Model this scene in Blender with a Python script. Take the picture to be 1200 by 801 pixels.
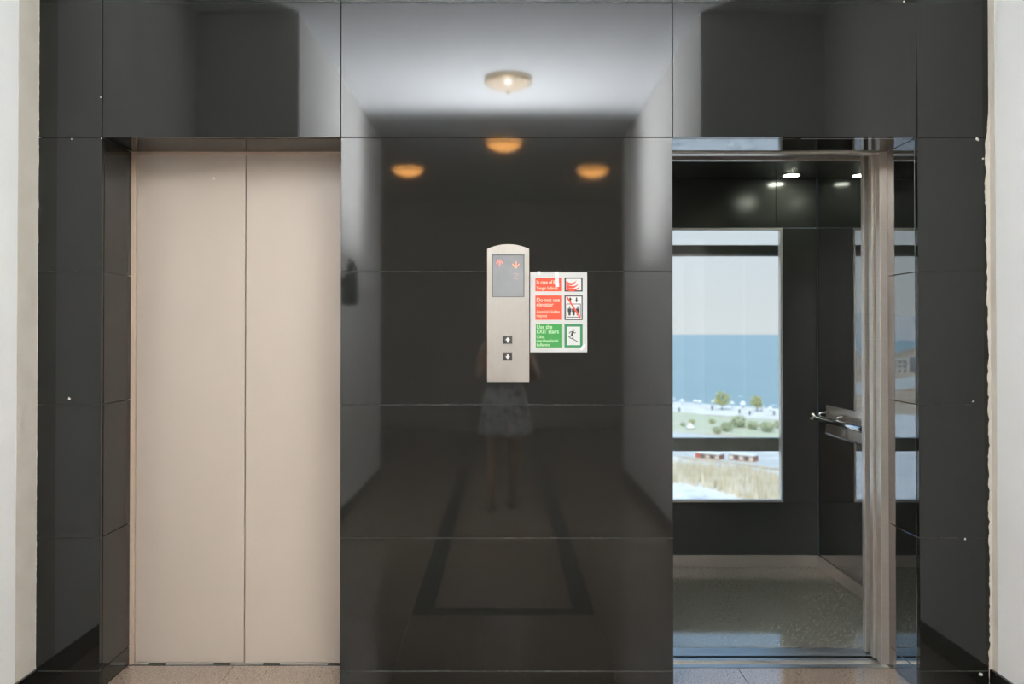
import bpy, math, random
from mathutils import Vector, Matrix
random.seed(7)
for o in list(bpy.data.objects):
    bpy.data.objects.remove(o, do_unlink=True)
SC = bpy.context.scene
COL = SC.collection

# ------------------------------------------------------------------ camera
W_, H_ = 1200.0, 801.0
F = 992.0                      # focal length in pixels
CAMZ = 1.345
PITCH = math.radians(0.6)
CX = 592.0
HORIZ = 391.0                  # row of the level direction
CY = HORIZ - F * math.tan(PITCH)
cam = bpy.data.cameras.new('camera')
cam.sensor_width = 36.0
cam.lens = F / W_ * 36.0
cam.shift_x = (W_ / 2 - CX) / W_
cam.shift_y = -(H_ / 2 - CY) / W_
cam.clip_start = 0.05
cam.clip_end = 30000
cam.dof.use_dof = True
cam.dof.focus_distance = 3.25
cam.dof.aperture_fstop = 2.8
camo = bpy.data.objects.new('camera', cam)
camo.location = (0, 0, CAMZ)
camo.rotation_euler = (math.pi / 2 + PITCH, 0, 0)
COL.objects.link(camo)
SC.camera = camo

# ------------------------------------------------------------------ world, sun, exposure
SC.view_settings.view_transform = 'Standard'
SC.view_settings.look = 'None'
SC.view_settings.exposure = 0.0
SC.view_settings.gamma = 1.0
SC.view_settings.use_curve_mapping = False
SC.cycles.use_denoising = True
SC.cycles.max_bounces = 12
SC.cycles.diffuse_bounces = 6
SC.cycles.glossy_bounces = 6
SC.cycles.transparent_max_bounces = 16
SC.cycles.caustics_reflective = False
SC.cycles.caustics_refractive = False

wd = bpy.data.worlds.new('hazy_sky')
SC.world = wd
wd.use_nodes = True
nt = wd.node_tree
nt.nodes.clear()
w_out = nt.nodes.new('ShaderNodeOutputWorld')
w_bg = nt.nodes.new('ShaderNodeBackground')
w_tc = nt.nodes.new('ShaderNodeTexCoord')
w_sep = nt.nodes.new('ShaderNodeSeparateXYZ')
w_rmp = nt.nodes.new('ShaderNodeValToRGB')
cr = w_rmp.color_ramp
cr.elements[0].position = 0.0
cr.elements[0].color = (0.86, 0.88, 0.92, 1)
cr.elements[1].position = 1.0
cr.elements[1].color = (0.28, 0.54, 1.0, 1)
e = cr.elements.new(0.14)
e.color = (0.78, 0.86, 0.95, 1)
nt.links.new(w_tc.outputs['Generated'], w_sep.inputs[0])
nt.links.new(w_sep.outputs['Z'], w_rmp.inputs[0])
nt.links.new(w_rmp.outputs[0], w_bg.inputs['Color'])
e = cr.elements.new(0.26)
e.color = (0.50, 0.76, 1.08, 1)
e = cr.elements.new(0.45)
e.color = (0.33, 0.62, 1.10, 1)
w_bg.inputs['Strength'].default_value = 1.0
nt.links.new(w_bg.outputs[0], w_out.inputs['Surface'])

sun = bpy.data.lights.new('sun', 'SUN')
sun.energy = 4.2
sun.angle = math.radians(0.6)
sun.color = (1.0, 0.95, 0.87)
suno = bpy.data.objects.new('sun', sun)
suno.rotation_euler = (math.radians(42), 0, math.radians(-28))   # from behind the building
suno.location = (0, 0, 60)
COL.objects.link(suno)

# the photographer's flash, tilted up at the corridor ceiling
FLASH_P = (0.0, -0.105, 1.56)
fl = bpy.data.lights.new('flash_tube', 'AREA')
fl.shape = 'RECTANGLE'
fl.size = 0.05
fl.size_y = 0.03
fl.energy = 425.0
fl.color = (0.97, 0.985, 1.0)
fl.spread = math.radians(150)
flo = bpy.data.objects.new('flash_tube', fl)
flo.location = FLASH_P
flo.rotation_euler = (math.pi, 0, 0)
COL.objects.link(flo)

# ------------------------------------------------------------------ helpers
def ray(px, py):
    a, b = (px - CX) / F, (CY - py) / F
    s, c = math.sin(PITCH), math.cos(PITCH)
    return Vector((a, c - b * s, s + b * c))


def at(px, py, Y):
    d = ray(px, py)
    k = Y / d.y
    return Vector((d.x * k, Y, CAMZ + d.z * k))


class MB:
    """collects verts and faces for one mesh"""
    def __init__(s):
        s.v, s.f, s.m, s.mi, s.sm = [], [], [], 0, False
        s.smf = []

    def add(s, vs, fs, smooth=False):
        n = len(s.v)
        s.v += [tuple(p) for p in vs]
        for f in fs:
            s.f.append(tuple(i + n for i in f))
            s.m.append(s.mi)
            s.smf.append(smooth)
        return s

    def box(s, a, b):
        x0, x1 = sorted((a[0], b[0])); y0, y1 = sorted((a[1], b[1])); z0, z1 = sorted((a[2], b[2]))
        vs = [(x, y, z) for z in (z0, z1) for y in (y0, y1) for x in (x0, x1)]
        return s.add(vs, [(0, 2, 3, 1), (4, 5, 7, 6), (0, 1, 5, 4), (2, 6, 7, 3), (0, 4, 6, 2), (1, 3, 7, 5)])

    def cbox(s, a, b, c):
        """box with every edge chamfered by c (a cut-corner hull)"""
        lo = [min(a[i], b[i]) for i in range(3)]; hi = [max(a[i], b[i]) for i in range(3)]
        vs, idx = [], {}
        for k in range(8):
            sg = [(k >> i) & 1 for i in range(3)]
            for ax in range(3):
                p = []
                for i in range(3):
                    base = hi[i] if sg[i] else lo[i]
                    p.append(base if i == ax else base + (-c if sg[i] else c))
                idx[(k, ax)] = len(vs); vs.append(p)
        fs = []
        for ax in range(3):
            o1, o2 = (ax + 1) % 3, (ax + 2) % 3
            for sd in (0, 1):
                q = []
                for (u, w) in ((0, 0), (1, 0), (1, 1), (0, 1)):
                    k = (sd << ax) | (u << o1) | (w << o2)
                    q.append(idx[(k, ax)])
                fs.append(q if sd else q[::-1])
        for ax in range(3):      # edges running along ax
            o1, o2 = (ax + 1) % 3, (ax + 2) % 3
            for u in (0, 1):
                for w in (0, 1):
                    k0 = (u << o1) | (w << o2); k1 = k0 | (1 << ax)
                    q = [idx[(k0, o1)], idx[(k1, o1)], idx[(k1, o2)], idx[(k0, o2)]]
                    if (u ^ w):
                        fs.append(q)
                    else:
                        fs.append(q[::-1])
        for k in range(8):
            t = [idx[(k, 0)], idx[(k, 1)], idx[(k, 2)]]
            n = bin(k).count('1')
            fs.append(t if n % 2 else t[::-1])
        return s.add(vs, fs)

    def lathe(s, prof, n=24, c=(0, 0, 0), sx=1.0, sy=1.0, smooth=True, cap=True):
        vs, fs = [], []
        for (r, z) in prof:
            for i in range(n):
                t = 2 * math.pi * i / n
                vs.append((c[0] + r * sx * math.cos(t), c[1] + r * sy * math.sin(t), c[2] + z))
        m = len(prof)
        for j in range(m - 1):
            for i in range(n):
                k = (i + 1) % n
                fs.append((j * n + i, j * n + k, (j + 1) * n + k, (j + 1) * n + i))
        if cap:
            fs.append(tuple(range(n))[::-1]); fs.append(tuple((m - 1) * n + i for i in range(n)))
        return s.add(vs, fs, smooth)

    def tube(s, pts, r, n=10, smooth=True):
        pts = [Vector(p) for p in pts]
        rs = r if isinstance(r, (list, tuple)) else [r] * len(pts)
        vs, fs = [], []
        up = Vector((0.13, 0.31, 0.94))
        for i, p in enumerate(pts):
            d = (pts[min(i + 1, len(pts) - 1)] - pts[max(i - 1, 0)]).normalized()
            if abs(d.dot(up)) > 0.97:
                up = Vector((0.95, 0.2, 0.1))
            a = d.cross(up).normalized(); b = d.cross(a).normalized()
            for k in range(n):
                t = 2 * math.pi * k / n
                vs.append(p + (a * math.cos(t) + b * math.sin(t)) * rs[i])
        for i in range(len(pts) - 1):
            for k in range(n):
                q = (k + 1) % n
                fs.append((i * n + k, (i + 1) * n + k, (i + 1) * n + q, i * n + q))
        fs.append(tuple(range(n))); fs.append(tuple((len(pts) - 1) * n + k for k in range(n))[::-1])
        return s.add(vs, fs, smooth)

    def ball(s, c, rx, ry=None, rz=None, n=12, m=8):
        ry = rx if ry is None else ry; rz = rx if rz is None else rz
        prof = [(math.sin(math.pi * (j + .02) / (m + .04)), -math.cos(math.pi * (j + .02) / (m + .04))) for j in range(m + 1)]
        vs, fs = [], []
        for (r, z) in prof:
            for i in range(n):
                t = 2 * math.pi * i / n
                vs.append((c[0] + r * rx * math.cos(t), c[1] + r * ry * math.sin(t), c[2] + z * rz))
        for j in range(m):
            for i in range(n):
                k = (i + 1) % n
                fs.append((j * n + i, j * n + k, (j + 1) * n + k, (j + 1) * n + i))
        fs.append(tuple(range(n))[::-1]); fs.append(tuple(m * n + i for i in range(n)))
        return s.add(vs, fs, True)

    def prism(s, poly, y0, y1):
        """polygon of (x, z) pushed from y0 (front) to y1 (back)"""
        n = len(poly)
        vs = [(x, y0, z) for x, z in poly] + [(x, y1, z) for x, z in poly]
        fs = [tuple(range(n)), tuple(range(2 * n - 1, n - 1, -1))]
        for i in range(n):
            k = (i + 1) % n
            fs.append((i, n + i, n + k, k))
        return s.add(vs, fs)

    def build(s, name, mats, parent=None, loc=None, fix=True):
        me = bpy.data.meshes.new(name)
        me.from_pydata(s.v, [], s.f)
        if not isinstance(mats, (list, tuple)):
            mats = [mats]
        for m in mats:
            me.materials.append(m)
        me.polygons.foreach_set('material_index', s.m)
        me.polygons.foreach_set('use_smooth', s.smf)
        me.update()
        if fix and len(s.f) < 60000:
            import bmesh
            bm = bmesh.new(); bm.from_mesh(me)
            bmesh.ops.recalc_face_normals(bm, faces=bm.faces)
            bm.to_mesh(me); bm.free()
        return link(name, me, parent, loc)


def link(name, me, parent=None, loc=None):
    o = bpy.data.objects.new(name, me)
    COL.objects.link(o)
    if loc is not None:
        o.location = loc
    if parent is not None:
        o.parent = parent
    return o


def tag(o, label=None, cat=None, group=None, kind=None):
    if label: o['label'] = label
    if cat: o['category'] = cat
    if group: o['group'] = group
    if kind: o['kind'] = kind
    return o


def thing(name, label, cat, loc=(0, 0, 0), group=None):
    o = bpy.data.objects.new(name, None)
    o.empty_display_size = 0.1
    COL.objects.link(o)
    o.location = loc
    return tag(o, label, cat, group)


def keep(o, root):
    """parent o (built in world coordinates) to a root that stands at its own location"""
    o.parent = root
    o.matrix_parent_inverse = Matrix.Translation(-Vector(root.location))
    return o


# ------------------------------------------------------------------ materials
def mat(name, base, rough=0.5, metal=0.0, spec=0.5, noise=None, bump=None, coat=0.0, emis=None, rvar=0.0, ior=1.5):
    """noise = (scale, detail, colour2, low, high); bump = (scale, strength)"""
    m = bpy.data.materials.new(name)
    m.use_nodes = True
    t = m.node_tree
    b = t.nodes['Principled BSDF']
    b.inputs['Base Color'].default_value = (*base, 1)
    b.inputs['Roughness'].default_value = rough
    b.inputs['Metallic'].default_value = metal
    b.inputs['Specular IOR Level'].default_value = spec
    b.inputs['Coat Weight'].default_value = coat
    b.inputs['IOR'].default_value = ior
    tc = t.nodes.new('ShaderNodeTexCoord')
    if noise:
        for layer in (noise if isinstance(noise, list) else [noise]):
            n = t.nodes.new('ShaderNodeTexNoise')
            sc = layer[0]
            if isinstance(sc, tuple):
                mp = t.nodes.new('ShaderNodeMapping')
                mp.inputs['Scale'].default_value = sc
                t.links.new(tc.outputs['Object'], mp.inputs[0]); t.links.new(mp.outputs[0], n.inputs['Vector'])
                n.inputs['Scale'].default_value = 1.0
            else:
                t.links.new(tc.outputs['Object'], n.inputs['Vector'])
                n.inputs['Scale'].default_value = sc
            n.inputs['Detail'].default_value = layer[1]
            r = t.nodes.new('ShaderNodeMapRange')
            r.inputs[1].default_value, r.inputs[2].default_value = layer[3], layer[4]
            t.links.new(n.outputs['Fac'], r.inputs[0])
            mx = t.nodes.new('ShaderNodeMix'); mx.data_type = 'RGBA'
            src = b.inputs['Base Color']
            if src.is_linked:
                t.links.new(src.links[0].from_socket, mx.inputs[6])
            else:
                mx.inputs[6].default_value = (*base, 1)
            mx.inputs[7].default_value = (*layer[2], 1)
            t.links.new(r.outputs[0], mx.inputs[0])
            t.links.new(mx.outputs[2], src)
    if rvar:
        n = t.nodes.new('ShaderNodeTexNoise'); n.inputs['Scale'].default_value = 3.0; n.inputs['Detail'].default_value = 3
        t.links.new(tc.outputs['Object'], n.inputs['Vector'])
        r = t.nodes.new('ShaderNodeMapRange')
        r.inputs[1].default_value, r.inputs[2].default_value = .3, .7
        r.inputs[3].default_value, r.inputs[4].default_value = rough, rough + rvar
        t.links.new(n.outputs['Fac'], r.inputs[0]); t.links.new(r.outputs[0], b.inputs['Roughness'])
    if bump:
        n = t.nodes.new('ShaderNodeTexNoise'); n.inputs['Scale'].default_value = bump[0]; n.inputs['Detail'].default_value = 4
        t.links.new(tc.outputs['Object'], n.inputs['Vector'])
        bp = t.nodes.new('ShaderNodeBump'); bp.inputs['Strength'].default_value = bump[1]; bp.inputs['Distance'].default_value = 0.002
        t.links.new(n.outputs['Fac'], bp.inputs['Height']); t.links.new(bp.outputs[0], b.inputs['Normal'])
    if emis:
        b.inputs['Emission Color'].default_value = (*emis[0], 1)
        b.inputs['Emission Strength'].default_value = emis[1]
    return m


def glass_mat(name, tint=(1, 1, 1), refl=1.0):
    m = bpy.data.materials.new(name); m.use_nodes = True
    t = m.node_tree; t.nodes.clear()
    o = t.nodes.new('ShaderNodeOutputMaterial'); mx = t.nodes.new('ShaderNodeMixShader')
    tr = t.nodes.new('ShaderNodeBsdfTransparent'); gl = t.nodes.new('ShaderNodeBsdfGlossy'); fr = t.nodes.new('ShaderNodeFresnel')
    tr.inputs[0].default_value = (*tint, 1)
    gl.inputs['Roughness'].default_value = 0.01
    fr.inputs[0].default_value = 1.45
    t.links.new(fr.outputs[0], mx.inputs[0]); t.links.new(tr.outputs[0], mx.inputs[1]); t.links.new(gl.outputs[0], mx.inputs[2])
    t.links.new(mx.outputs[0], o.inputs[0])
    return m


M = {}
M['granite'] = mat('polished_black_granite', (.0094, .0095, .0080), .034, spec=.48, rvar=.02,
                   noise=(160., 2., (.0108, .0108, .0094), .45, .75))
M['granite_boosted'] = mat('black_granite_boosted_reflection', (.0135, .0138, .0125), .012, ior=4.0,
                          noise=(160., 2., (.017, .017, .015), .45, .75))  # same granite, reflectance raised to stand in for stronger daylight outside
M['concrete'] = mat('concrete_core', (.16, .155, .15), .9, noise=(6., 5., (.2, .195, .185), .3, .7))
M['white'] = mat('white_wall_paint', (.87, .87, .85), .75, spec=.25, noise=(1.5, 4., (.83, .83, .81), .35, .7), bump=(60., .12))
M['cream'] = mat('cream_plaster', (.60, .555, .48), .85, spec=.2, noise=(8., 5., (.55, .505, .43), .35, .7), bump=(45., .4))
M['ceilpaint'] = mat('ceiling_paint', (.79, .825, .86), .85, spec=.2, bump=(40., .1))
M['door'] = mat('beige_enamel_steel', (.495, .42, .35), .30, spec=.5, noise=(1.3, 3., (.475, .40, .33), .35, .7), rvar=.06)
M['doorframe'] = mat('beige_enamel_frame', (.52, .40, .31), .32)
M['steel'] = mat('brushed_steel', (.56, .51, .45), .27, metal=.6, noise=((3., 3., 400.), 3., (.51, .46, .405), .3, .7))
M['steelv'] = mat('satin_steel_plate', (.40, .375, .34), .36, metal=.75, noise=[((500., 3., 3.), 3., (.43, .40, .36), .3, .7), (7., 4., (.36, .33, .29), .45, .75)])
M['chrome'] = mat('chrome', (.78, .79, .80), .08, metal=1.0)
M['alum'] = mat('aluminium', (.66, .65, .62), .35, metal=1.0)
M['darkalum'] = mat('grey_green_aluminium', (.40, .42, .37), .45, spec=.4)
M['laminate'] = mat('black_gloss_laminate', (.037, .039, .036), .15, spec=.6, rvar=.04, noise=(2., 3., (.043, .045, .042), .35, .7))
M['mirrorlam'] = mat('black_mirror_glass', (.013, .014, .013), .015, ior=4.0)
M['carfloor'] = mat('grey_speckled_granite', (.21, .205, .165), .05, ior=3.0, rvar=.04,
                    noise=[(180., 2., (.36, .35, .29), .52, .68), (90., 3., (.10, .10, .085), .58, .70)])
M['floor'] = mat('brown_speckled_granite', (.25, .185, .138), .05, ior=2.6, rvar=.03,
                 noise=[(170., 2., (.46, .36, .27), .52, .68), (95., 3., (.15, .10, .075), .57, .70)])
M['floordark'] = mat('dark_border_granite', (.03, .03, .028), .10, noise=(200., 3., (.055, .055, .05), .5, .7))
M['grout'] = mat('grout', (.28, .25, .21), .9, noise=(60., 3., (.22, .19, .16), .4, .7))
M['chip'] = mat('pale_chip', (.72, .69, .62), .8, noise=(300., 2., (.6, .56, .5), .4, .6))
M['black'] = mat('black_plastic', (.012, .012, .012), .35, noise=(200., 2., (.018, .018, .018), .4, .6))
M['rubber'] = mat('dark_rubber', (.02, .02, .02), .7, noise=(100., 2., (.03, .03, .03), .4, .6))
M['pane'] = glass_mat('clear_glass', (.97, .985, .98))

# ------------------------------------------------------------------ layout (metres; camera at y = 0, lift wall at y = YW)
YW = 3.2
CEIL = 3.19
XL, XR = at(43.5, 400, YW).x, at(1160.5, 400, YW).x
OL0, OL1 = at(119, 300, YW).x, at(399, 300, YW).x         # left opening
OR0, OR1 = at(788.5, 300, YW).x, at(1075.5, 300, YW).x    # right opening
ZO = at(592, 161, YW).z                                   # opening head
YD = 3.456                                                # landing door plane
ROWZ = [at(592, y, YW).z for y in (3.5, 161, 318, 474, 630, 786)]
YFL, YFR = 3.066, 3.16                                    # where the paint stops short of the lift wall
YB = YW - 1.64                                            # far side of the lift lobby
CL, CRX = -1.18, 1.12                                     # corridor sides
YH = -1.62                                                # corridor opens into a hall
YE = -5.6
XW = 4.3

# ---------------- the shell
core = MB()
TH = 0.022
ys, ye = YW + TH, YD - 0.012
core.box((XL, ys, -.05), (OL0 - TH, YD + .10, CEIL))
core.box((OL0 - TH, ys, ZO + TH), (OL1 + TH, YD + .10, CEIL))
core.box((OL1 + TH, ys, -.05), (OR0 - TH, YD + .10, CEIL))
core.box((OR0 - TH, ys, ZO + TH), (OR1 + TH, YD + .10, CEIL))
core.box((OR1 + TH, ys, -.05), (XR, YD + .10, CEIL))
wall_front = tag(core.build('wall_front', M['concrete']), 'lift wall clad in polished black granite slabs', kind='structure')


def slab(a, b, tilt=True, parent=wall_front, name='granite_slab', m=None, ch=.0011):
    a, b = Vector(a), Vector(b)
    c = (a + b) / 2
    h = (b - a) / 2
    h = Vector((abs(h.x), abs(h.y), abs(h.z)))
    o = MB().cbox(-h, h, ch).build(name, m or M['granite'], parent)
    o.location = c
    if tilt:
        o.rotation_euler = (math.radians(random.uniform(-.03, .03)), 0, math.radians(random.uniform(-.03, .03)))
    return o


G = .0011
rows = [CEIL] + ROWZ + [0.0]
cols = [(XL, OL0, 0), (OL0, OL1, 1), (OL1, OR0, 0), (OR0, OR1, 1), (OR1, XR, 0)]
for (x0, x1, door) in cols:
    for i in range(len(rows) - 1):
        z1, z0 = rows[i], rows[i + 1]
        if door and i >= 2:
            continue
        slab((x0 + G, YW, z0 + G), (x1 - G, YW + TH - .002, z1 - G))
# pale grout in the level joints
M['joint'] = mat('pale_joint_grout', (.032, .032, .029), .8, noise=(30., 3., (.07, .068, .062), .54, .62))
for (x0, x1, door) in cols:
    for i, z in enumerate(ROWZ):
        if (not door and i >= 2) or i == 0:
            MB().box((x0 + .002, YW + .0007, z - G), (x1 - .002, YW + TH, z + G)).build('grout_joint', M['joint'], wall_front)
# reveals of the openings
for (x, s) in ((OL0, -1), (OL1, 1), (OR0, -1), (OR1, 1)):
    for i in range(2, len(rows) - 1):
        z1, z0 = rows[i], rows[i + 1]
        slab((x, YW + .001 + TH, z0 + G), (x + s * (TH - .002), YD - .002, z1 - G), tilt=False, m=M['granite_boosted'] if x > 0 else None)
for (x0, x1) in ((OL0, OL1), (OR0, OR1)):
    slab((x0 + .001, YW + .001 + TH, ZO), (x1 - .001, YD - .002, ZO + TH - .002), tilt=False, m=M['granite_boosted'] if x0 > 0 else None)

# white side walls of the lift lobby, each with a bare cream strip along the lift wall
wall_left = tag(MB().box((XL - .25, YB - .1, 0), (XL, YD + .1, CEIL)).build('wall_left', M['white']), 'white painted lobby wall beside the closed lift', kind='structure')
wall_right = tag(MB().box((XR, YB - .1, 0), (XR + .25, YD + .1, CEIL)).build('wall_right', M['white']), 'white painted lobby wall beside the open lift', kind='structure')
MB().box((XL - .002, YFL, 0), (XL + .0012, YW + .003, CEIL)).build('plaster_strip', M['cream'], wall_left)
MB().box((XR - .0012, YFR, 0), (XR + .002, YW + .003, CEIL)).build('plaster_strip', M['cream'], wall_right)
# ragged plaster lips over the slab edges
b = MB()
n = 300
zz = [CEIL * (1 - i / n) for i in range(n + 1)]
prev = None
rag = 0.0
vs, fs = [], []
for i, z in enumerate(zz):
    py = HORIZ - (z - CAMZ) * 310
    rag = .55 * rag + random.uniform(-.0022, .0022) + (random.uniform(-.004, .004) if random.random() < .12 else 0)
    wdt = .002 if py < 128 else (.002 + (py - 128) / 40 * .012 if py < 168 else .0145)
    if py > 250: wdt = .0145 - min(1, (py - 250) / 200) * .005
    if py > 760: wdt = .014
    w = max(.0012, wdt + (rag if py > 140 else rag * .2))
    if 205 < py < 240: w += .003
    vs += [(XR - w, YW - .0005, z), (XR - w * .85, YW - .004, z), (XR + .001, YW - .006, z)]
for i in range(n):
    a = 3 * i
    fs += [(a, a + 3, a + 4, a + 1), (a + 1, a + 4, a + 5, a + 2)]
b.add(vs, fs)
o = b.build('plaster_edge', M['cream'], wall_right)
b = MB(); vs, fs = [], []; rag = 0
for i, z in enumerate(zz):
    rag = .6 * rag + random.uniform(-.0012, .0012)
    w = max(.0008, .0022 + rag)
    vs += [(XL + w, YW - .0005, z), (XL + w * .8, YW - .002, z), (XL - .001, YW - .003, z)]
for i in range(n):
    a = 3 * i
    fs += [(a, a + 1, a + 4, a + 3), (a + 1, a + 2, a + 5, a + 4)]
b.add(vs, fs)
b.build('plaster_edge', M['chip'], wall_left)

# skirtings of dark stone
def skirt(name, a, b, label):
    return tag(MB().cbox(a, b, .001).build(name, M['granite']), label, kind='structure')
SK = .085
skirt('baseboard_left', (XL, YB, 0), (XL + .012, YW - .002, SK), 'dark stone skirting on the lobby wall beside the closed lift')
skirt('baseboard_right', (XR - .012, YB, 0), (XR, YW - .002, SK), 'dark stone skirting on the lobby wall beside the open lift')
skirt('baseboard_corridor_left', (CL, YH, 0), (CL + .012, YB, SK), 'dark stone skirting along the corridor wall with the extinguisher')
skirt('baseboard_corridor_right', (CRX - .012, YH, 0), (CRX, YB, SK), 'dark stone skirting along the plain corridor wall')
skirt('baseboard_lobby_left', (XL, YB, 0), (CL + .012, YB + .012, SK), 'dark stone skirting facing the closed lift')
skirt('baseboard_lobby_right', (CRX - .012, YB, 0), (XR, YB + .012, SK), 'dark stone skirting facing the open lift')

def wall(name, a, b, label, m='white'):
    return tag(MB().box(a, b).build(name, M[m]), label, kind='structure')
wall('wall_corridor_left', (-XW, YH, 0), (CL, YB, CEIL), 'white corridor wall with a wall mounted extinguisher')
wall('wall_corridor_right', (CRX, YH, 0), (XW, YB, CEIL), 'plain white corridor wall')
wall('wall_hall_left', (-XW - .15, YE - .15, 0), (-XW, YH, CEIL), 'side wall of the dim hall behind the corridor')
wall('wall_hall_right', (XW, YE - .15, 0), (XW + .15, YH, CEIL), 'opposite side wall of the dim hall behind the corridor')
wall('wall_back', (-XW, YE - .15, 0), (XW, YE, CEIL), 'end wall of the dim hall behind the corridor')
tag(MB().box((-XW - .15, YE - .15, CEIL), (XW + .15, YD + .1, CEIL + .2)).build('ceiling', M['ceilpaint']), 'flat white painted ceiling', kind='structure')

# ---------------- floor: tiles with a dark inlaid border
floor = tag(MB().box((-XW, YE, -.15), (XW, YD - .006, -.0125)).build('floor', M['grout']), 'polished brown granite tile floor with a dark inlaid border', kind='structure')
IY = YW - .98          # near edge of the cross strip
tile_me = {}
def tile(x0, x1, y0, y1, m):
    dx, dy = round(x1 - x0, 4), round(y1 - y0, 4)
    key = (dx, dy, m)
    nm = 'border_tile' if m == 'floordark' else 'floor_tile'
    g = .0009
    if key not in tile_me:
        o = MB().cbox((-dx / 2 + g, -dy / 2 + g, -.012), (dx / 2 - g, dy / 2 - g, 0), .0006).build(nm, M[m], floor)
        tile_me[key] = o.data
    else:
        o = link(nm, tile_me[key], floor)
    o.location = ((x0 + x1) / 2, (y0 + y1) / 2, 0)
SX0, SX1 = -.45, .43      # outer edges of the border
BWD = .10
T = .60
def grid(x0, x1, y0, y1, m='floor', sx=T, sy=T):
    if x1 - x0 < .01 or y1 - y0 < .01: return
    nx = max(1, round((x1 - x0) / sx)); ny = max(1, round((y1 - y0) / sy))
    for i in range(nx):
        for j in range(ny):
            tile(x0 + (x1 - x0) * i / nx, x0 + (x1 - x0) * (i + 1) / nx, y0 + (y1 - y0) * j / ny, y0 + (y1 - y0) * (j + 1) / ny, m)
YI = YW - .87
grid(OL0, at(275, 801, YD).x, YW, YD - .006); grid(at(275, 801, YD).x, OL1, YW, YD - .006)
xj = at(862, 782, YD).x
grid(OR0, xj, YW, YD - .03); grid(xj, OR1, YW, YD - .03)
grid(XL, SX0, YI, YW - .0005); grid(SX0, SX1, YI, YW - .0005, sx=.9); grid(SX1, XR, YI, YW - .0005)
grid(SX0, SX1, YI - BWD, YI, 'floordark', .44, .2)
grid(XL, SX0, YB, YI); grid(SX1, XR, YB, YI)
grid(CL, SX0, YH, YB); grid(SX1, CRX, YH, YB)
grid(-XW, SX0, YE, YH, sx=.8, sy=.8); grid(SX1, XW, YE, YH, sx=.8, sy=.8)
grid(SX0, SX0 + BWD, YE, YI - BWD, 'floordark', .2, .6); grid(SX1 - BWD, SX1, YE, YI - BWD, 'floordark', .2, .6)
grid(SX0 + BWD, SX1 - BWD, YE, YI - BWD, sx=.7)

# ---------------- chips and marks on the wall
def chip(px, py, r, Y, parent, m='chip', name='chip', n=7):
    c = at(px, py, Y)
    poly = [(c.x + r * random.uniform(.35, 1.2) * math.cos(2 * math.pi * k / n), c.z + r * random.uniform(.35, 1.3) * math.sin(2 * math.pi * k / n)) for k in range(n)]
    MB().prism(poly, Y - .0009, Y + .0006).build(name, M[m], parent)
for (px, py, r) in ((1145, 163, .008), (1152, 186, .004), (81, 467, .006), (1131, 631, .004), (1149, 790, .010), (1140, 470, .004),
                    (118, 114, .003), (84, 163, .003), (1059, 2, .004), (119, 162, .004)):
    chip(px, py, r, YW, wall_front)
# ------------------------------------------------------------------ lifts
def ledge(parent, x0, x1, y0, y1, m='alum'):
    """aluminium door track with a groove"""
    b = MB()
    w = (y1 - y0)
    b.box((x0, y0, -.03), (x1, y0 + .3 * w, .001))
    b.box((x0, y0 + .3 * w, -.03), (x1, y0 + .72 * w, -.014))
    b.box((x0, y0 + .72 * w, -.03), (x1, y1, .001))
    return keep(b.build('sill', M[m]), parent)

# closed lift: two beige leaves in a thin frame
zf = at(592, 180.5, YD).z
t = thing('elevator_door', 'closed pair of beige enamel lift door leaves in a black stone recess', 'elevator door', ((OL0 + OL1) / 2, YD, 0))
fw = .016
b = MB()
b.cbox((OL0 - .015, YD, 0), (OL0 + fw, YD + .05, ZO), .0015)
b.cbox((OL1 - fw, YD, 0), (OL1 + .015, YD + .05, ZO), .0015)
b.cbox((OL0 - .015, YD, zf), (OL1 + .015, YD + .05, ZO + .03), .0015)
keep(b.build('door_frame', M['doorframe']), t)
xm = at(287.3, 400, YD + .01).x
zb = at(300, 776.5, YD + .012).z
for (x0, x1) in ((OL0 + fw + .001, xm - .0018), (xm + .0018, OL1 - fw - .001)):
    keep(MB().cbox((x0, YD + .012, zb), (x1, YD + .045, zf + .012), .002).build('door_leaf', M['door']), t)
ledge(t, OL0, OL1, YD - .006, YD + .05, 'rubber')
for (p0, p1) in ((158, 174), (194, 250), (270, 308), (328, 384)):
    a0, a1 = at(p0, 778, YD), at(p1, 778, YD)
    keep(MB().cbox((a0.x, YD - .004, .0012), (a1.x, YD + .008, .0065), .0006).build('sill_tape', M['alum']), t)
c = at(251, 209, YD + .012)
keep(MB().prism([(c.x + .006 * math.cos(k * .7) * .7, c.z + .006 * math.sin(k * .7)) for k in range(9)], YD + .0112, YD + .0125).build('paint_chip', M['chip']), t)

# open lift: steel frame, leaves slid behind the jambs
t = thing('elevator_door', 'open steel framed lift doorway with its leaves slid behind the jambs', 'elevator door', ((OR0 + OR1) / 2, YD, 0))
zh = at(900, 180.0, YD).z
FI = at(1031.5, 400, YD).x
FIL = OR0 + OR1 - FI
b = MB()
b.cbox((FI, YD, 0), (OR1 + .02, YD + .045, ZO + .02), .0015)
b.cbox((OR0 - .02, YD, 0), (FIL, YD + .045, ZO + .02), .0015)
b.cbox((FIL, YD, zh), (FI, YD + .045, ZO + .02), .0015)
keep(b.build('door_frame', M['steel']), t)
for s_, x in ((1, FI - .010), (-1, FIL + .010)):
    keep(MB().cbox((x, YD + .052, .006), (x + s_ * .40, YD + .085, zh + .04), .002).build('door_leaf', M['steel']), t)
ledge(t, FIL - .02, FI + .02, YD - .028, YD + .075)
keep(MB().box((FIL - .4, YD + .05, zh + .045), (FI + .4, YD + .09, zh + .25)).build('track_cover', M['darkalum']), t)

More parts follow.
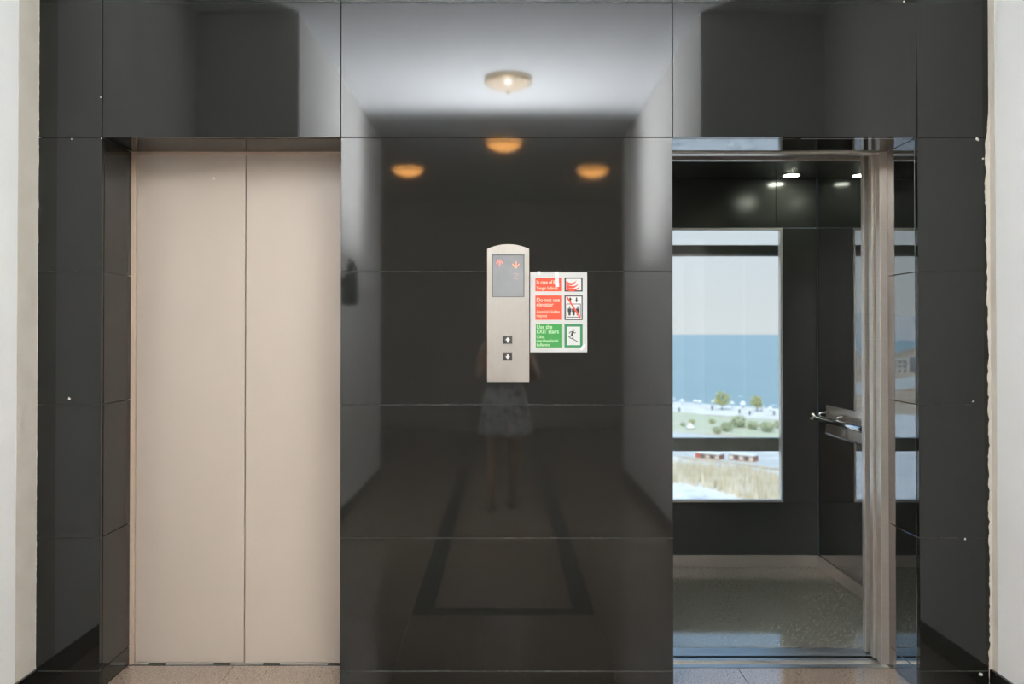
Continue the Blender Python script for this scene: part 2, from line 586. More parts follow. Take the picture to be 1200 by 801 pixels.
# the car
YC0, YC1 = YD + .125, 4.905
KX1 = at(958.5, 400, YC1).x
KX0 = OR0 + OR1 - KX1
KZ = at(930, 210, YC1).z
car = thing('elevator_car', 'open glass backed lift car lined with black gloss panels', 'elevator car', ((KX0 + KX1) / 2, (YC0 + YC1) / 2, 0))
def cp(name, bld, m, parent=car):
    return keep(bld.build(name, M[m]), parent) if parent is car else bld.build(name, M[m], parent)
wx1 = at(917, 400, YC1).x
wx0 = KX0 + KX1 - wx1
wz1, wz0 = at(850, 267, YC1).z, at(850, 588, YC1).z
cp('floor_plate', MB().box((KX0, YC0 - .03, -.04), (KX1, YC1, 0)), 'carfloor')
cp('ceiling_panel', MB().box((KX0 - .02, YC0 - .03, KZ), (KX1 + .02, YC1 + .05, KZ + .04)), 'laminate')
xp = at(909.5, 240, YC1).x
cp('wall_panel', MB().cbox((KX0, YC1 + .004, wz1), (xp, YC1 + .03, KZ), .001), 'laminate')
cp('wall_panel', MB().cbox((xp + .001, YC1, wz1 + .001), (KX1 - .006, YC1 + .03, KZ), .001), 'laminate')
cp('wall_panel', MB().cbox((wx1, YC1, wz0), (KX1 - .006, YC1 + .03, wz1 - .001), .001), 'laminate')
cp('wall_panel', MB().cbox((KX0 + .006, YC1, wz0), (wx0, YC1 + .03, wz1 - .001), .001), 'laminate')
cp('wall_panel', MB().cbox((KX0, YC1, .0), (KX1 - .006, YC1 + .03, wz0 - .001), .001), 'laminate')
cp('wall_panel', MB().cbox((KX1, YC0, 0), (KX1 + .03, YC1 - .006, KZ), .001), 'mirrorlam')
cp('wall_panel', MB().cbox((KX0 - .03, YC0, 0), (KX0, YC1 - .006, KZ), .001), 'mirrorlam')
cp('corner_strip', MB().cbox((KX1 + .002, YC1 - .005, 0), (KX1 + .03, YC1 + .03, KZ), .001), 'rubber')
cp('corner_strip', MB().cbox((KX0 - .03, YC1 - .005, 0), (KX0 - .002, YC1 + .03, KZ), .001), 'rubber')
skz = at(860, 650, YC1).z
cp('skirting', MB().cbox((KX0, YC1 - .008, .001), (KX1, YC1 - .0005, skz), .001), 'steel')
cp('skirting', MB().cbox((KX1 - .008, YC0, .001), (KX1 - .0005, YC1 - .009, skz), .001), 'steel')
cp('skirting', MB().cbox((KX0 + .0005, YC0, .001), (KX0 + .008, YC1 - .009, skz), .001), 'steel')
# car front returns, header and doors
cp('front_return', MB().cbox((FI + .004, YC0 + .035, 0), (KX1 + .03, YC0 + .065, KZ), .002), 'steel')
cp('front_return', MB().cbox((KX0 - .03, YC0 + .035, 0), (FIL - .004, YC0 + .065, KZ), .002), 'steel')
zc = at(850, 187.5, YC0 + .035).z
cp('header', MB().cbox((KX0 - .03, YC0 + .035, zc), (KX1 + .03, YC0 + .065, KZ + .02), .002), 'steel')
for s_, x in ((1, FI - .012), (-1, FIL + .012)):
    cp('car_door_leaf', MB().cbox((x, YC0, .006), (x + s_ * .30, YC0 + .03, zc + .03), .002), 'steel')
cp('car_sill', MB().box((FIL - .02, YC0 - .03, -.03), (FI + .02, YC0 + .06, .001)), 'alum')
# window in the back wall
fwid = .012
b = MB()
b.cbox((wx0, YC1 - .006, wz0), (wx0 + fwid, YC1 + .034, wz1), .001)
b.cbox((wx1 - fwid, YC1 - .006, wz0), (wx1, YC1 + .034, wz1), .001)
b.cbox((wx0 + fwid, YC1 - .006, wz0), (wx1 - fwid, YC1 + .034, wz0 + fwid), .001)
b.cbox((wx0 + fwid, YC1 - .006, wz1 - fwid), (wx1 - fwid, YC1 + .034, wz1), .001)
wf = keep(b.build('window_frame', M['alum']), car)
o = MB().box((wx0 + fwid, YC1 + .012, wz0 + fwid), (wx1 - fwid, YC1 + .018, wz1 - fwid)).build('pane', M['pane'], wf)
# handrail on the side wall
hx = KX1 - .068
rail_z = .877
r = keep(MB().tube([(hx, YC0 + .12, rail_z), (hx, YC1 - .10, rail_z)], .0165, 14).build('handrail', M['chrome']), car)
for y in (YC0 + .22, YC1 - .42, YC1 - .17):
    MB().tube([(hx, y, rail_z + .01), (hx + .02, y, rail_z + .028), (KX1 - .004, y, rail_z + .03)], .007, 8).build('bracket', M['chrome'], r)
for y in (YC0 + .12, YC1 - .10):
    MB().tube([(hx, y - .006, rail_z), (hx, y + .006, rail_z)], .0195, 14).build('end_cap', M['chrome'], r)
MB().cbox((KX1 - .004, YC0 + .12, .785), (KX1 - .0005, YC1 - .13, .945), .001).build('backing_plate', M['steel'], r)
MB().tube([(KX1 - .008, YC0 + .12, .785), (KX1 - .008, YC1 - .13, .785)], .006, 8).build('trim_rail', M['chrome'], r)
hx2 = KX0 + .068
r2 = keep(MB().tube([(hx2, YC0 + .12, rail_z), (hx2, YC1 - .10, rail_z)], .0165, 14).build('handrail', M['chrome']), car)
for y in (YC0 + .22, YC1 - .17):
    MB().tube([(hx2, y, rail_z + .01), (hx2 - .02, y, rail_z + .028), (KX0 + .004, y, rail_z + .03)], .007, 8).build('bracket', M['chrome'], r2)
# downlights in the car ceiling
M['led'] = mat('car_downlight', (.9, .95, .85), .5, emis=((.93, 1.0, .82), 60.0))
for (x, y) in ((1.616, 4.77), (KX0 + KX1 - 1.616, 4.77), (1.64, 4.08), (KX0 + KX1 - 1.64, 4.08)):
    d = keep(MB().lathe([(.056, -.004), (.058, 0), (.045, 0), (.045, -.004)], 24, (x, y, KZ)).build('downlight', M['chrome']), car)
    MB().lathe([(.044, -.0005), (.042, -.005), (.026, -.008), (.001, -.009)], 20, (x, y, KZ)).build('lens', M['led'], d)

# shaft behind the car and the glazed facade
SHX0, SHX1, SHY = .25, 2.02, 5.27
def sh(name, a, b, label, m='concrete'):
    return tag(MB().box(a, b).build(name, M[m]), label, kind='structure')
sh('wall_shaft_right', (SHX1, YD + .1, -3), (SHX1 + .2, SHY + .05, CEIL + 2), 'concrete shaft wall beside the open lift')
sh('wall_shaft_left', (SHX0 - .2, YD + .1, -3), (SHX0, SHY - .02, CEIL + 2), 'concrete shaft wall between the two lifts')
sh('wall_outer', (-XW - .15, SHY - .02, -3), (SHX0, SHY + .15, CEIL + 2), 'outer wall behind the closed lift')
sh('wall_outer_right', (SHX1 + .2, YD + .1, -3), (XW + .15, SHY + .15, CEIL + 2), 'outer wall past the open lift')
sh('ceiling_shaft', (-XW - .15, YD + .1, CEIL + 1.9), (XW + .15, SHY + .2, CEIL + 2.1), 'concrete slab over the lift shaft')
sh('wall_shaft_lintel', (XL, YD + .1, CEIL), (XR, YD + .3, CEIL + 2), 'concrete lintel over the lift doors')
zt = [(at(850, 287, SHY).z, at(850, 299.5, SHY).z), (at(850, 513.5, SHY).z, at(850, 528.5, SHY).z)]
wn = tag(MB().box((SHX0, SHY, zt[0][1]), (SHX1, SHY + .06, zt[0][0])).build('window_1', M['darkalum']), 'glazed shaft facade with dark horizontal bars behind the lift car', kind='structure')
MB().box((SHX0, SHY, zt[1][1]), (SHX1, SHY + .06, zt[1][0])).build('transom', M['darkalum'], wn)
MB().box((SHX0, SHY - .012, zt[0][1] - .004), (SHX1, SHY, zt[0][1] + .012)).build('bead', M['alum'], wn)
MB().box((SHX0, SHY - .012, zt[1][0] - .012), (SHX1, SHY, zt[1][0] + .002)).build('bead', M['darkalum'], wn)
for z in (-1.2, CEIL + .3, CEIL + 1.8):
    MB().box((SHX0, SHY, z), (SHX1, SHY + .06, z + .07)).build('transom', M['darkalum'], wn)
for (z0, z1) in ((-1.13, zt[1][1]), (zt[1][0], zt[0][1]), (zt[0][0], CEIL + .3), (CEIL + .37, CEIL + 1.8)):
    MB().box((SHX0, SHY + .025, z0), (SHX1, SHY + .031, z1)).build('pane', M['pane'], wn)

# ------------------------------------------------------------------ call panel
def text(body, size, x, z, Y, m, parent, name='lettering', align='LEFT', depth=.0003, sx=1.0, bold=0.0):
    cu = bpy.data.curves.new(name, 'FONT')
    cu.body = body; cu.size = size; cu.extrude = depth / 2; cu.align_x = align; cu.offset = bold
    tmp = bpy.data.objects.new(name, cu)
    COL.objects.link(tmp)
    dg = bpy.context.evaluated_depsgraph_get()
    me = bpy.data.meshes.new_from_object(tmp.evaluated_get(dg))
    bpy.data.objects.remove(tmp, do_unlink=True)
    me.transform(Matrix.Translation((x, Y, z)) @ Matrix.Rotation(math.pi / 2, 4, 'X') @ Matrix.Scale(sx, 4, (1, 0, 0)))
    me.materials.clear(); me.materials.append(M[m])
    o = link(name, me)
    return o

M['disp'] = mat('grey_display_glass', (.17, .175, .18), .30, spec=.8, noise=(9., 3., (.22, .225, .23), .35, .7))
M['bezel'] = mat('dark_bezel', (.10, .10, .10), .3, metal=.6)
M['led_up'] = mat('red_arrow_light', (.5, .1, .08), .5, emis=((1.0, .20, .15), .75))
M['led_dn'] = mat('orange_arrow_light', (.5, .15, .08), .5, emis=((1.0, .24, .10), .95))
M['led_dim'] = mat('dim_digit_light', (.35, .2, .18), .5, emis=((1.0, .35, .28), .22))
M['btn'] = mat('dark_button', (.022, .022, .022), .25, spec=.6)
M['btnw'] = mat('button_symbol', (.55, .54, .5), .4, emis=((1, .97, .9), .12))
p0, p1 = at(571, 447, YW), at(620, 294, YW)
YP = YW - .016
cpn = thing('call_panel', 'brushed steel lift call panel with arched top, arrow display and two buttons', 'call panel', ((p0.x + p1.x) / 2, YW, p0.z))
ztop = at(595, 286.5, YW).z
x0, x1, z0, z1 = p0.x, p1.x, p0.z, at(595, 292, YW).z
poly = [(x0, z0), (x1, z0)]
for k in range(13):
    u = k / 12
    poly.append((x1 + (x0 - x1) * u, z1 + (ztop - z1) * (1 - (2 * u - 1) ** 2)))
keep(MB().prism(poly, YP, YW - .0005).build('face_plate', M['steelv']), cpn)
d0, d1 = at(576.5, 348, YP), at(614.5, 298, YP)
b = MB()
w = .0035
b.box((d0.x, YP - .0015, d0.z), (d0.x + w, YP + .001, d1.z)); b.box((d1.x - w, YP - .0015, d0.z), (d1.x, YP + .001, d1.z))
b.box((d0.x + w, YP - .0015, d0.z), (d1.x - w, YP + .001, d0.z + w * .7)); b.box((d0.x + w, YP - .0015, d1.z - w), (d1.x - w, YP + .001, d1.z))
keep(b.build('display_bezel', M['bezel']), cpn)
disp = keep(MB().box((d0.x + w, YP - .0006, d0.z + w * .7), (d1.x - w, YP + .001, d1.z - w)).build('display', M['disp']), cpn)

def arrow(px, py, s, up, m):
    c = at(px, py, YP)
    k = 1 if up else -1
    b = MB()
    Y0, Y1 = YP - .0011, YP - .0005
    b.prism([(c.x - .0022 * s, c.z - .013 * s), (c.x + .0022 * s, c.z - .013 * s), (c.x + .0022 * s, c.z + .012 * s), (c.x - .0022 * s, c.z + .012 * s)], Y0, Y1)
    for sg in (-1, 1):
        tipz = c.z + k * .014 * s
        b.prism([(c.x, tipz), (c.x + sg * .0125 * s, tipz - k * .0135 * s), (c.x + sg * .0125 * s, tipz - k * .0185 * s), (c.x, tipz - k * .0055 * s)], Y0, Y1)
    b.build('arrow', M[m], disp)
arrow(585.5, 308, 1.0, True, 'led_up')
arrow(604.5, 310, 1.0, False, 'led_dn')
zc_ = at(604.5, 323.5, YP)
for j, row in enumerate(('11111', '00001', '00010', '00100', '01000', '10000', '11111')):
    for i, ch in enumerate(row):
        if ch == '1':
            x, z = zc_.x + (i - 2) * .0034, zc_.z - (j - 3) * .0034
            MB().box((x - .0011, YP - .0010, z - .0011), (x + .0011, YP - .0005, z + .0011)).build('display_dot', M['led_dim'], disp)
for (px, py, up) in ((595, 398, True), (595, 417.5, False)):
    c = at(px, py, YP)
    h = .0168
    bt = keep(MB().cbox((c.x - h, YP - .004, c.z - h * .95), (c.x + h, YP + .001, c.z + h * .95), .0015).build('button', M['btn']), cpn)
    k = 1 if up else -1
    b = MB()
    b.prism([(c.x - .009, c.z - k * .001), (c.x + .009, c.z - k * .001), (c.x, c.z + k * .010)], YP - .0046, YP - .0038)
    b.prism([(c.x - .003, c.z - k * .010), (c.x + .003, c.z - k * .010), (c.x + .003, c.z - k * .001), (c.x - .003, c.z - k * .001)], YP - .0046, YP - .0038)
    b.build('arrow', M['btnw'], bt)
    for z in (c.z - h * .95, c.z + h * .95 - .002):
        MB().box((c.x - h, YP - .0043, z), (c.x + h, YP - .0035, z + .002)).build('button_rim', M['steel'], bt)

# ------------------------------------------------------------------ evacuation sign
M['paper'] = mat('laminated_paper', (.50, .495, .475), .22, spec=.5, bump=(18., .25))
M['sred'] = mat('sign_red', (.66, .062, .028), .3)
M['sgreen'] = mat('sign_green', (.035, .235, .05), .3)
M['sgreen2'] = mat('sign_dark_green', (.025, .18, .07), .3)
M['sink'] = mat('sign_black_ink', (.02, .02, .022), .4)
M['swhite'] = mat('sign_white_ink', (.54, .535, .51), .35)
M['stxt'] = mat('sign_pale_text', (.68, .48, .36), .4)
M['stxtg'] = mat('sign_pale_green_text', (.42, .56, .36), .4)
YS = YW - .0028
sg = thing('evacuation_sign', 'laminated fire safety notice with red and green blocks taped beside the call panel', 'sign', (at(654, 413, YW).x, YW, at(654, 413, YW).z))
a, b_ = at(621.3, 412.5, YS), at(688, 319, YS)
keep(MB().box((a.x, YS, a.z), (b_.x, YW - .0004, b_.z)).build('sheet', M['paper']), sg)
def srect(px0, py0, px1, py1, m, name, d=.0003):
    a, b_ = at(px0, py1, YS), at(px1, py0, YS)
    return keep(MB().box((a.x, YS - d, a.z), (b_.x, YS, b_.z)).build(name, M[m]), sg)
r1 = srect(627.3, 325.3, 658.7, 341.2, 'sred', 'red_block')
r2_ = srect(627.3, 346, 658.7, 374.6, 'sred', 'red_block')
r3 = srect(627.8, 379.6, 659, 407, 'sgreen', 'green_block')
f1 = srect(661.5, 325.0, 682.8, 341.5, 'sink', 'picture_frame')
f2 = srect(661.5, 346, 682.8, 374.8, 'sink', 'picture_frame')
f3 = srect(661.5, 379.6, 682.8, 407, 'sgreen2', 'picture_frame')
def child_rect(par, px0, py0, px1, py1, m, d0, d1, name='print'):
    a, b_ = at(px0, py1, YS), at(px1, py0, YS)
    o = MB().box((a.x, YS - d1, a.z), (b_.x, YS - d0, b_.z)).build(name, M[m])
    o.parent = par
    return o
def stext(body, size, px, py, m, par, sx=1.0, bold=0.0):
    c = at(px, py, YS)
    o = text(body, size, c.x, c.z, YS - .0004, m, par, sx=sx, bold=bold)
    o.parent = par
    return o
k = 1 / 310.
stext('In case of fire', 4.6 * 1.35 * k, 628.6, 332.6, 'stxt', r1, .77, .0003)
stext('Yangın halinde', 4.0 * 1.35 * k, 628.6, 339.2, 'stxt', r1, .80, .0002)
stext('Do not use', 4.8 * 1.35 * k, 628.6, 353.4, 'stxt', r2_, .92, .0003)
stext('elevator', 4.8 * 1.35 * k, 628.6, 358.8, 'stxt', r2_, .92, .0003)
stext('Asansörü kullan', 3.9 * 1.35 * k, 628.6, 366.8, 'stxt', r2_, .80, .0002)
stext('mayınız', 3.9 * 1.35 * k, 628.6, 371.4, 'stxt', r2_, .80, .0002)
stext('Use the', 4.8 * 1.35 * k, 628.8, 385.0, 'stxtg', r3, .90, .0003)
stext('EXIT stairs', 4.8 * 1.35 * k, 628.8, 390.4, 'stxtg', r3, .90, .0003)
stext('Çıkış', 3.8 * 1.35 * k, 628.8, 396.2, 'stxtg', r3, .85, .0002)
stext('merdivenlerini', 3.8 * 1.35 * k, 628.8, 400.8, 'stxtg', r3, .85, .0002)
stext('kullanınız', 3.8 * 1.35 * k, 628.8, 405.4, 'stxtg', r3, .85, .0002)
child_rect(f1, 663.2, 326.5, 681.1, 340.0, 'swhite', .0003, .0006)
child_rect(f2, 663.0, 347.3, 681.4, 373.5, 'swhite', .0003, .0006)
child_rect(f3, 664.4, 382.6, 679.8, 404.2, 'swhite', .0003, .0006)
def spoly(par, pts, m, d0=.0006, d1=.0009, name='pictogram'):
    poly = []
    for (px, py) in pts:
        c = at(px, py, YS); poly.append((c.x, c.z))
    o = MB().prism(poly, YS - d1, YS - d0).build(name, M[m]); o.parent = par
    return o
# flames
for (y, x1_) in ((329.0, 676), (332.6, 678.5), (336.0, 680)):
    top = [(663.4 + (x1_ - 663.4) * u, y + 3.0 * math.sin(u * 2.6) - .8 * u ** 3 * 3.4) for u in [i / 8 for i in range(9)]]
    bot = [(663.4 + (x1_ - 663.4) * u, y + 3.6 + 2.2 * math.sin(u * 2.6) - u ** 3 * 5.2 + (0.0 if u < .99 else -.6)) for u in [i / 8 for i in range(8)]][::-1]
    spoly(f1, top + bot, 'sred', name='flame')
# lift cabin with three people, two arrows above, red bar
def man(par, px, py, s, m='sink'):
    spoly(par, [(px + 1.15 * s * math.cos(a_ * math.pi / 4), py - 4.1 * s + 1.15 * s * math.sin(a_ * math.pi / 4)) for a_ in range(8)], m, name='figure_head')
    spoly(par, [(px - 2 * s, py - 2.7 * s), (px + 2 * s, py - 2.7 * s), (px + 2 * s, py + 1.2 * s), (px + 1.3 * s, py + 1.2 * s), (px + 1.2 * s, py + 5.2 * s), (px - 1.2 * s, py + 5.2 * s), (px - 1.3 * s, py + 1.2 * s), (px - 2 * s, py + 1.2 * s)], m, name='figure_body')
b = MB()
for (q0, q1, q2, q3) in ((663.8, 355.6, 680.6, 356.4), (663.8, 371.0, 680.6, 371.8), (663.8, 355.6, 664.6, 371.8), (679.8, 355.6, 680.6, 371.8)):
    a, b2 = at(q0, q3, YS), at(q2, q1, YS)
    b.box((a.x, YS - .0009, a.z), (b2.x, YS - .0006, b2.z))
b.build('cabin_outline', M['sink'], f2)
for px in (667.4, 672.2, 677.0):
    man(f2, px, 364.0, 1.05)
for (px, up) in ((668.2, 1), (675.6, -1)):
    k2 = -1 if up > 0 else 1
    spoly(f2, [(px, 351.2 + k2 * 3.2), (px + 2.0, 351.2 + k2 * .2), (px + .8, 351.2 + k2 * .2), (px + .8, 351.2 - k2 * 2.8), (px - .8, 351.2 - k2 * 2.8), (px - .8, 351.2 + k2 * .2), (px - 2.0, 351.2 + k2 * .2)], 'sink', name='arrow')
spoly(f2, [(663.4, 348.2), (665.2, 347.6), (681.0, 371.8), (679.4, 373.0)], 'sred', .0009, .0012, 'red_bar')
# running figure
spoly(f3, [(672.8 + 1.0 * math.cos(a_ * math.pi / 4), 386.6 + 1.0 * math.sin(a_ * math.pi / 4)) for a_ in range(8)], 'sink', name='figure_head')
def limb(pts, w):
    for (u, v) in zip(pts[:-1], pts[1:]):
        dx, dy = v[0] - u[0], v[1] - u[1]; l = math.hypot(dx, dy); nx, ny = -dy / l * w, dx / l * w
        spoly(f3, [(u[0] + nx, u[1] + ny), (v[0] + nx, v[1] + ny), (v[0] - nx, v[1] - ny), (u[0] - nx, u[1] - ny)], 'sink', name='figure_limb')
limb([(671.6, 388.0), (670.0, 392.2)], 1.15)
limb([(671.8, 388.4), (668.6, 388.6), (667.0, 390.4)], .45)
limb([(671.8, 388.6), (673.2, 390.2), (674.8, 389.4)], .45)
limb([(670.0, 392.0), (671.6, 394.0), (671.0, 396.6)], .6)
limb([(669.8, 392.2), (668.4, 394.2), (666.0, 394.0)], .6)
limb([(667.0, 395.6), (671.0, 396.8), (674.0, 398.6), (677.8, 400.8)], .45)
# crinkled tape at two corners
M['tape'] = mat('clear_tape', (.66, .66, .68), .10, spec=.9, bump=(120., .8))
def tape(px0, py0, px1, py1, rot):
    a, b_ = at(px0, py0, YS), at(px1, py1, YS)
    c = (a + b_) / 2
    b = MB(); n = 6
    L, Wd = abs(b_.x - a.x) / 2, abs(b_.z - a.z) / 2
    vs, fs = [], []
    for i in range(n + 1):
        for j in range(3):
            u, v = -1 + 2 * i / n, -1 + j
            x, z = u * L, v * Wd
            vs.append((c.x + x * math.cos(rot) - z * math.sin(rot), YS - .0012 - random.uniform(0, .0016), c.z + x * math.sin(rot) + z * math.cos(rot)))
    for i in range(n):
        for j in range(2):
            q = i * 3 + j
            fs.append((q, q + 3, q + 4, q + 1))
    b.add(vs, fs)
    keep(b.build('tape', M['tape'], fix=False), sg)
tape(650.3, 336, 654.8, 318.6, .05)
tape(630.3, 322, 633.0, 318.0, .0)
tape(679, 408.5, 687, 405, .85)

# ------------------------------------------------------------------ ceiling lamps
M['bowl'] = mat('warm_glass_bowl', (.8, .72, .6), .25, emis=((1.0, .44, .11), 21.0), noise=(30., 3., (.7, .58, .42), .4, .7))
M['bowl1'] = mat('frosted_glass_bowl', (.72, .66, .58), .25, emis=((1.0, .72, .42), 7.0), noise=(30., 3., (.64, .56, .46), .4, .7))
M['brass'] = mat('brass', (.55, .42, .22), .3, metal=1.0, noise=(40., 3., (.45, .33, .17), .4, .6))
def lamp(x, y, r, label, bm):
    t = thing('ceiling_lamp', label, 'ceiling lamp', (x, y, CEIL), 'shallow glass bowl lamps on the corridor and hall ceiling')
    MB().lathe([(.07, 0), (.075, -.012), (.05, -.02)], 24).build('base_plate', M['brass'], t)
    MB().lathe([(r * .985, -.022), (r, -.03), (r * .99, -.038), (r * .96, -.03)], 40, cap=False).build('rim', M['brass'], t)
    prof = [(.001, -.094), (.03, -.092), (.07, -.083), (.11, -.068), (.14, -.053), (.165, -.034)]
    MB().lathe([(a_ * r / .17, z) for a_, z in prof], 40, cap=False).build('glass_bowl', bm, t)
    MB().lathe([(.001, -.117), (.008, -.114), (.011, -.107), (.006, -.100), (.014, -.095), (.014, -.089)], 14).build('finial', M['brass'], t)
    MB().tube([(0, 0, -.02), (0, 0, -.09)], .006, 8).build('stem', M['brass'], t)
def lamp_at(px, py, zl):
    """where a lamp stands whose mirror image in the lift wall is seen at a pixel"""
    d = ray(px, py); k_ = (zl - CAMZ) / d.z
    return d.x * k_, 2 * YW - d.y * k_
zl = CEIL - .06
x, y = lamp_at(595, 102, zl); lamp(x, y, .172, 'pale frosted bowl lamp on the ceiling nearest the lifts', M['bowl1'])
x, y = lamp_at(590.5, 174, zl); lamp(x, y, .165, 'amber bowl lamp on the ceiling where the corridor meets the hall', M['bowl'])
x, y = lamp_at(478, 204, zl); lamp(x, y, .165, 'amber bowl lamp over the dim hall on the extinguisher side', M['bowl'])
x, y = lamp_at(694.5, 205, zl); lamp(x, y, .165, 'amber bowl lamp over the dim hall on the plain wall side', M['bowl'])

# ------------------------------------------------------------------ extinguisher on the corridor wall (seen mirrored in the stone)
M['ext'] = mat('dark_enamel', (.03, .045, .04), .35, noise=(20., 3., (.04, .055, .05), .4, .6))
xe = CL + .085
d = ray(410, 330); k_ = xe / d.x
ye_ = 2 * YW - d.y * k_
ztop_, zbot_ = CAMZ + ray(410, 318).z * k_, CAMZ + ray(410, 357).z * k_
ex = thing('fire_extinguisher', 'dark fire extinguisher hung on the white corridor wall', 'fire extinguisher', (xe, ye_, zbot_))
hh = ztop_ - zbot_
MB().lathe([(.03, 0), (.05, .008), (.055, .02), (.055, hh - .05), (.045, hh - .02), (.02, hh), (.018, hh + .03)], 24).build('cylinder', M['ext'], ex)
MB().cbox((-.018, -.05, hh + .03), (.018, .03, hh + .05), .003).cbox((-.012, -.07, hh + .075), (.012, .03, hh + .085), .002).tube([(0, .02, hh + .04), (0, .03, hh + .08)], .006, 8).build('valve_handle', M['black'], ex)
MB().tube([(0, -.03, hh + .05), (.01, -.07, hh + .07), (.02, -.10, hh + .03), (.03, -.085, hh - .06), (.03, -.07, hh - .12), (.03, -.068, .06)], [.010, .010, .010, .010, .014, .02], 10).build('hose', M['rubber'], ex)
MB().cbox((-.085, -.03, hh * .55), (-.05, .03, hh * .85), .002).build('wall_bracket', M['steel'], ex)

# ------------------------------------------------------------------ photographer with camera and flash (mirrored in the stone)
M['skin'] = mat('skin', (.50, .31, .22), .5, noise=(30., 3., (.46, .28, .20), .4, .6))
M['dress'] = mat('printed_dress', (.62, .62, .61), .8, noise=[(26., 2., (.10, .10, .13), .54, .60), (15., 2., (.50, .12, .10), .66, .70)])
M['hair'] = mat('dark_hair', (.02, .014, .01), .5, noise=((90., 90., 8.), 3., (.035, .024, .016), .4, .6))
M['shoe'] = mat('shoe', (.10, .09, .08), .6, noise=(40., 3., (.14, .12, .1), .4, .6))
M['eye'] = mat('eye', (.06, .04, .03), .2)
PY = -.285
per = thing('person', 'person in a pale printed dress holding a camera up to the face', 'person', (0, PY, 0))
b = MB()
def cap(pts, rs, n=14):
    b.tube(pts, rs, n)
    for p, r in zip(pts, rs):
        b.ball(p, r, n=12, m=8)
def ell(z, rx, ry, y=0.0):
    return (z, rx, ry, y)
# trunk as stacked ellipses
rings = [ell(.76, .135, .10), ell(.83, .158, .112), ell(.90, .145, .10), ell(.97, .115, .085), ell(1.05, .122, .09, .004), ell(1.12, .135, .10, .008), ell(1.19, .14, .085, .0), ell(1.24, .11, .065, -.004), ell(1.27, .055, .05, -.002)]
vs, fs, n = [], [], 24
for (z, rx, ry, y) in rings:
    for i in range(n):
        a_ = 2 * math.pi * i / n
        vs.append((rx * math.cos(a_), y + ry * math.sin(a_), z))
for j in range(len(rings) - 1):
    for i in range(n):
        q = (i + 1) % n
        fs.append((j * n + i, j * n + q, (j + 1) * n + q, (j + 1) * n + i))
fs.append(tuple(range(n))[::-1]); fs.append(tuple((len(rings) - 1) * n + i for i in range(n)))
b.add(vs, fs, True)
def P(x, y, z):       # world -> person
    return (x, y - PY, z)
cap([(0, -.002, 1.24), (0, .0, 1.29), (0, .008, 1.34)], [.055, .046, .046])
hc = (0, .012, 1.412)
b.ball(hc, .066, .086, .104, 20, 14)
b.ball((0, .045, 1.365), .048, .05, .055, 14, 10)                       # jaw
cap([(0, .092, 1.405), (0, .110, 1.385)], [.008, .012], 8)             # nose
for s_ in (-1, 1):
    b.ball((s_ * .066, .005, 1.40), .010, .018, .028, 10, 8)            # ears
    b.ball((s_ * .012, .088, 1.352), .014, .012, .007, 10, 6)           # lips
    cap([(s_ * .145, .0, 1.232), (s_ * .11, .0, 1.245)], [.048, .05])
# arms
cap([(.152, .0, 1.23), (.205, .02, 1.12), P(.235, -.235, 1.02)], [.045, .041, .034])
cap([P(.235, -.235, 1.02), P(.19, -.19, 1.12), P(.122, -.135, 1.262)], [.034, .035, .024])
cap([(-.152, .0, 1.23), (-.185, .03, 1.12), P(-.185, -.20, 1.02)], [.045, .041, .034])
cap([P(-.185, -.20, 1.02), P(-.135, -.155, 1.11), P(-.052, -.095, 1.245)], [.034, .035, .024])
# right hand round the grip
cap([P(.122, -.135, 1.262), P(.104, -.112, 1.30), P(.094, -.095, 1.335)], [.024, .023, .020])
cap([P(.106, -.108, 1.29), P(.096, -.085, 1.305)], [.020, .017])
for i in range(4):
    z = 1.302 + .0215 * i
    L = (.9, 1.0, 1.08, .95)[i]
    cap([P(.098, -.09, z), P(.094, -.055, z + .002), P(.074, -.044, z + .001), P(.074 - .022 * L, -.05, z)], [.0095, .0092, .0085, .0078], 10)
cap([P(.106, -.125, 1.285), P(.088, -.158, 1.32), P(.066, -.160, 1.348)], [.013, .011, .009], 10)
# left hand under the lens
cap([P(-.052, -.095, 1.245), P(-.034, -.075, 1.272), P(-.014, -.06, 1.287)], [.023, .022, .017])
for i in range(4):
    y = -.092 + .021 * i
    L = (.85, 1.0, 1.05, .95)[i]
    cap([P(-.012, y, 1.288), P(.018, y + .002, 1.292), P(.018 + .022 * L, y + .002, 1.304), P(.022 + .024 * L, y + .002, 1.304 + .022 * L)], [.0095, .0092, .0085, .0078], 10)
cap([P(-.042, -.08, 1.268), P(-.055, -.058, 1.30), P(-.050, -.045, 1.33)], [.013, .011, .009], 10)
# legs
for (s_, kx, ky, ax, ay) in ((-1, -.092, -.225, -.108, -.165), (1, .080, -.275, .062, -.315)):
    hip = (s_ * .078, .0, .80)
    kn = P(kx, ky, .435); an = P(ax, ay, .075)
    mid = tuple((hip[i] + kn[i]) / 2 for i in range(3))
    cf = (kn[0] * .68 + an[0] * .32, kn[1] * .68 + an[1] * .32 - .012, .32)
    cap([hip, mid, kn], [.085, .066, .048]); cap([kn, cf, (an[0], an[1], .15), an], [.048, .050, .032, .031])
    cap([(an[0], an[1] - .03, .045), (an[0] + s_ * .004, an[1] + .05, .04), (an[0] + s_ * .010, an[1] + .12, .03)], [.032, .034, .028])
raw = b.build('body_raw', M['skin'])
md = raw.modifiers.new('r', 'REMESH'); md.mode = 'VOXEL'; md.voxel_size = .0052; md.use_smooth_shade = True
ms = raw.modifiers.new('s', 'SMOOTH'); ms.factor = .5; ms.iterations = 3
dg = bpy.context.evaluated_depsgraph_get()
me = bpy.data.meshes.new_from_object(raw.evaluated_get(dg))
bpy.data.objects.remove(raw, do_unlink=True)
me.materials.clear(); me.materials.append(M['skin'])
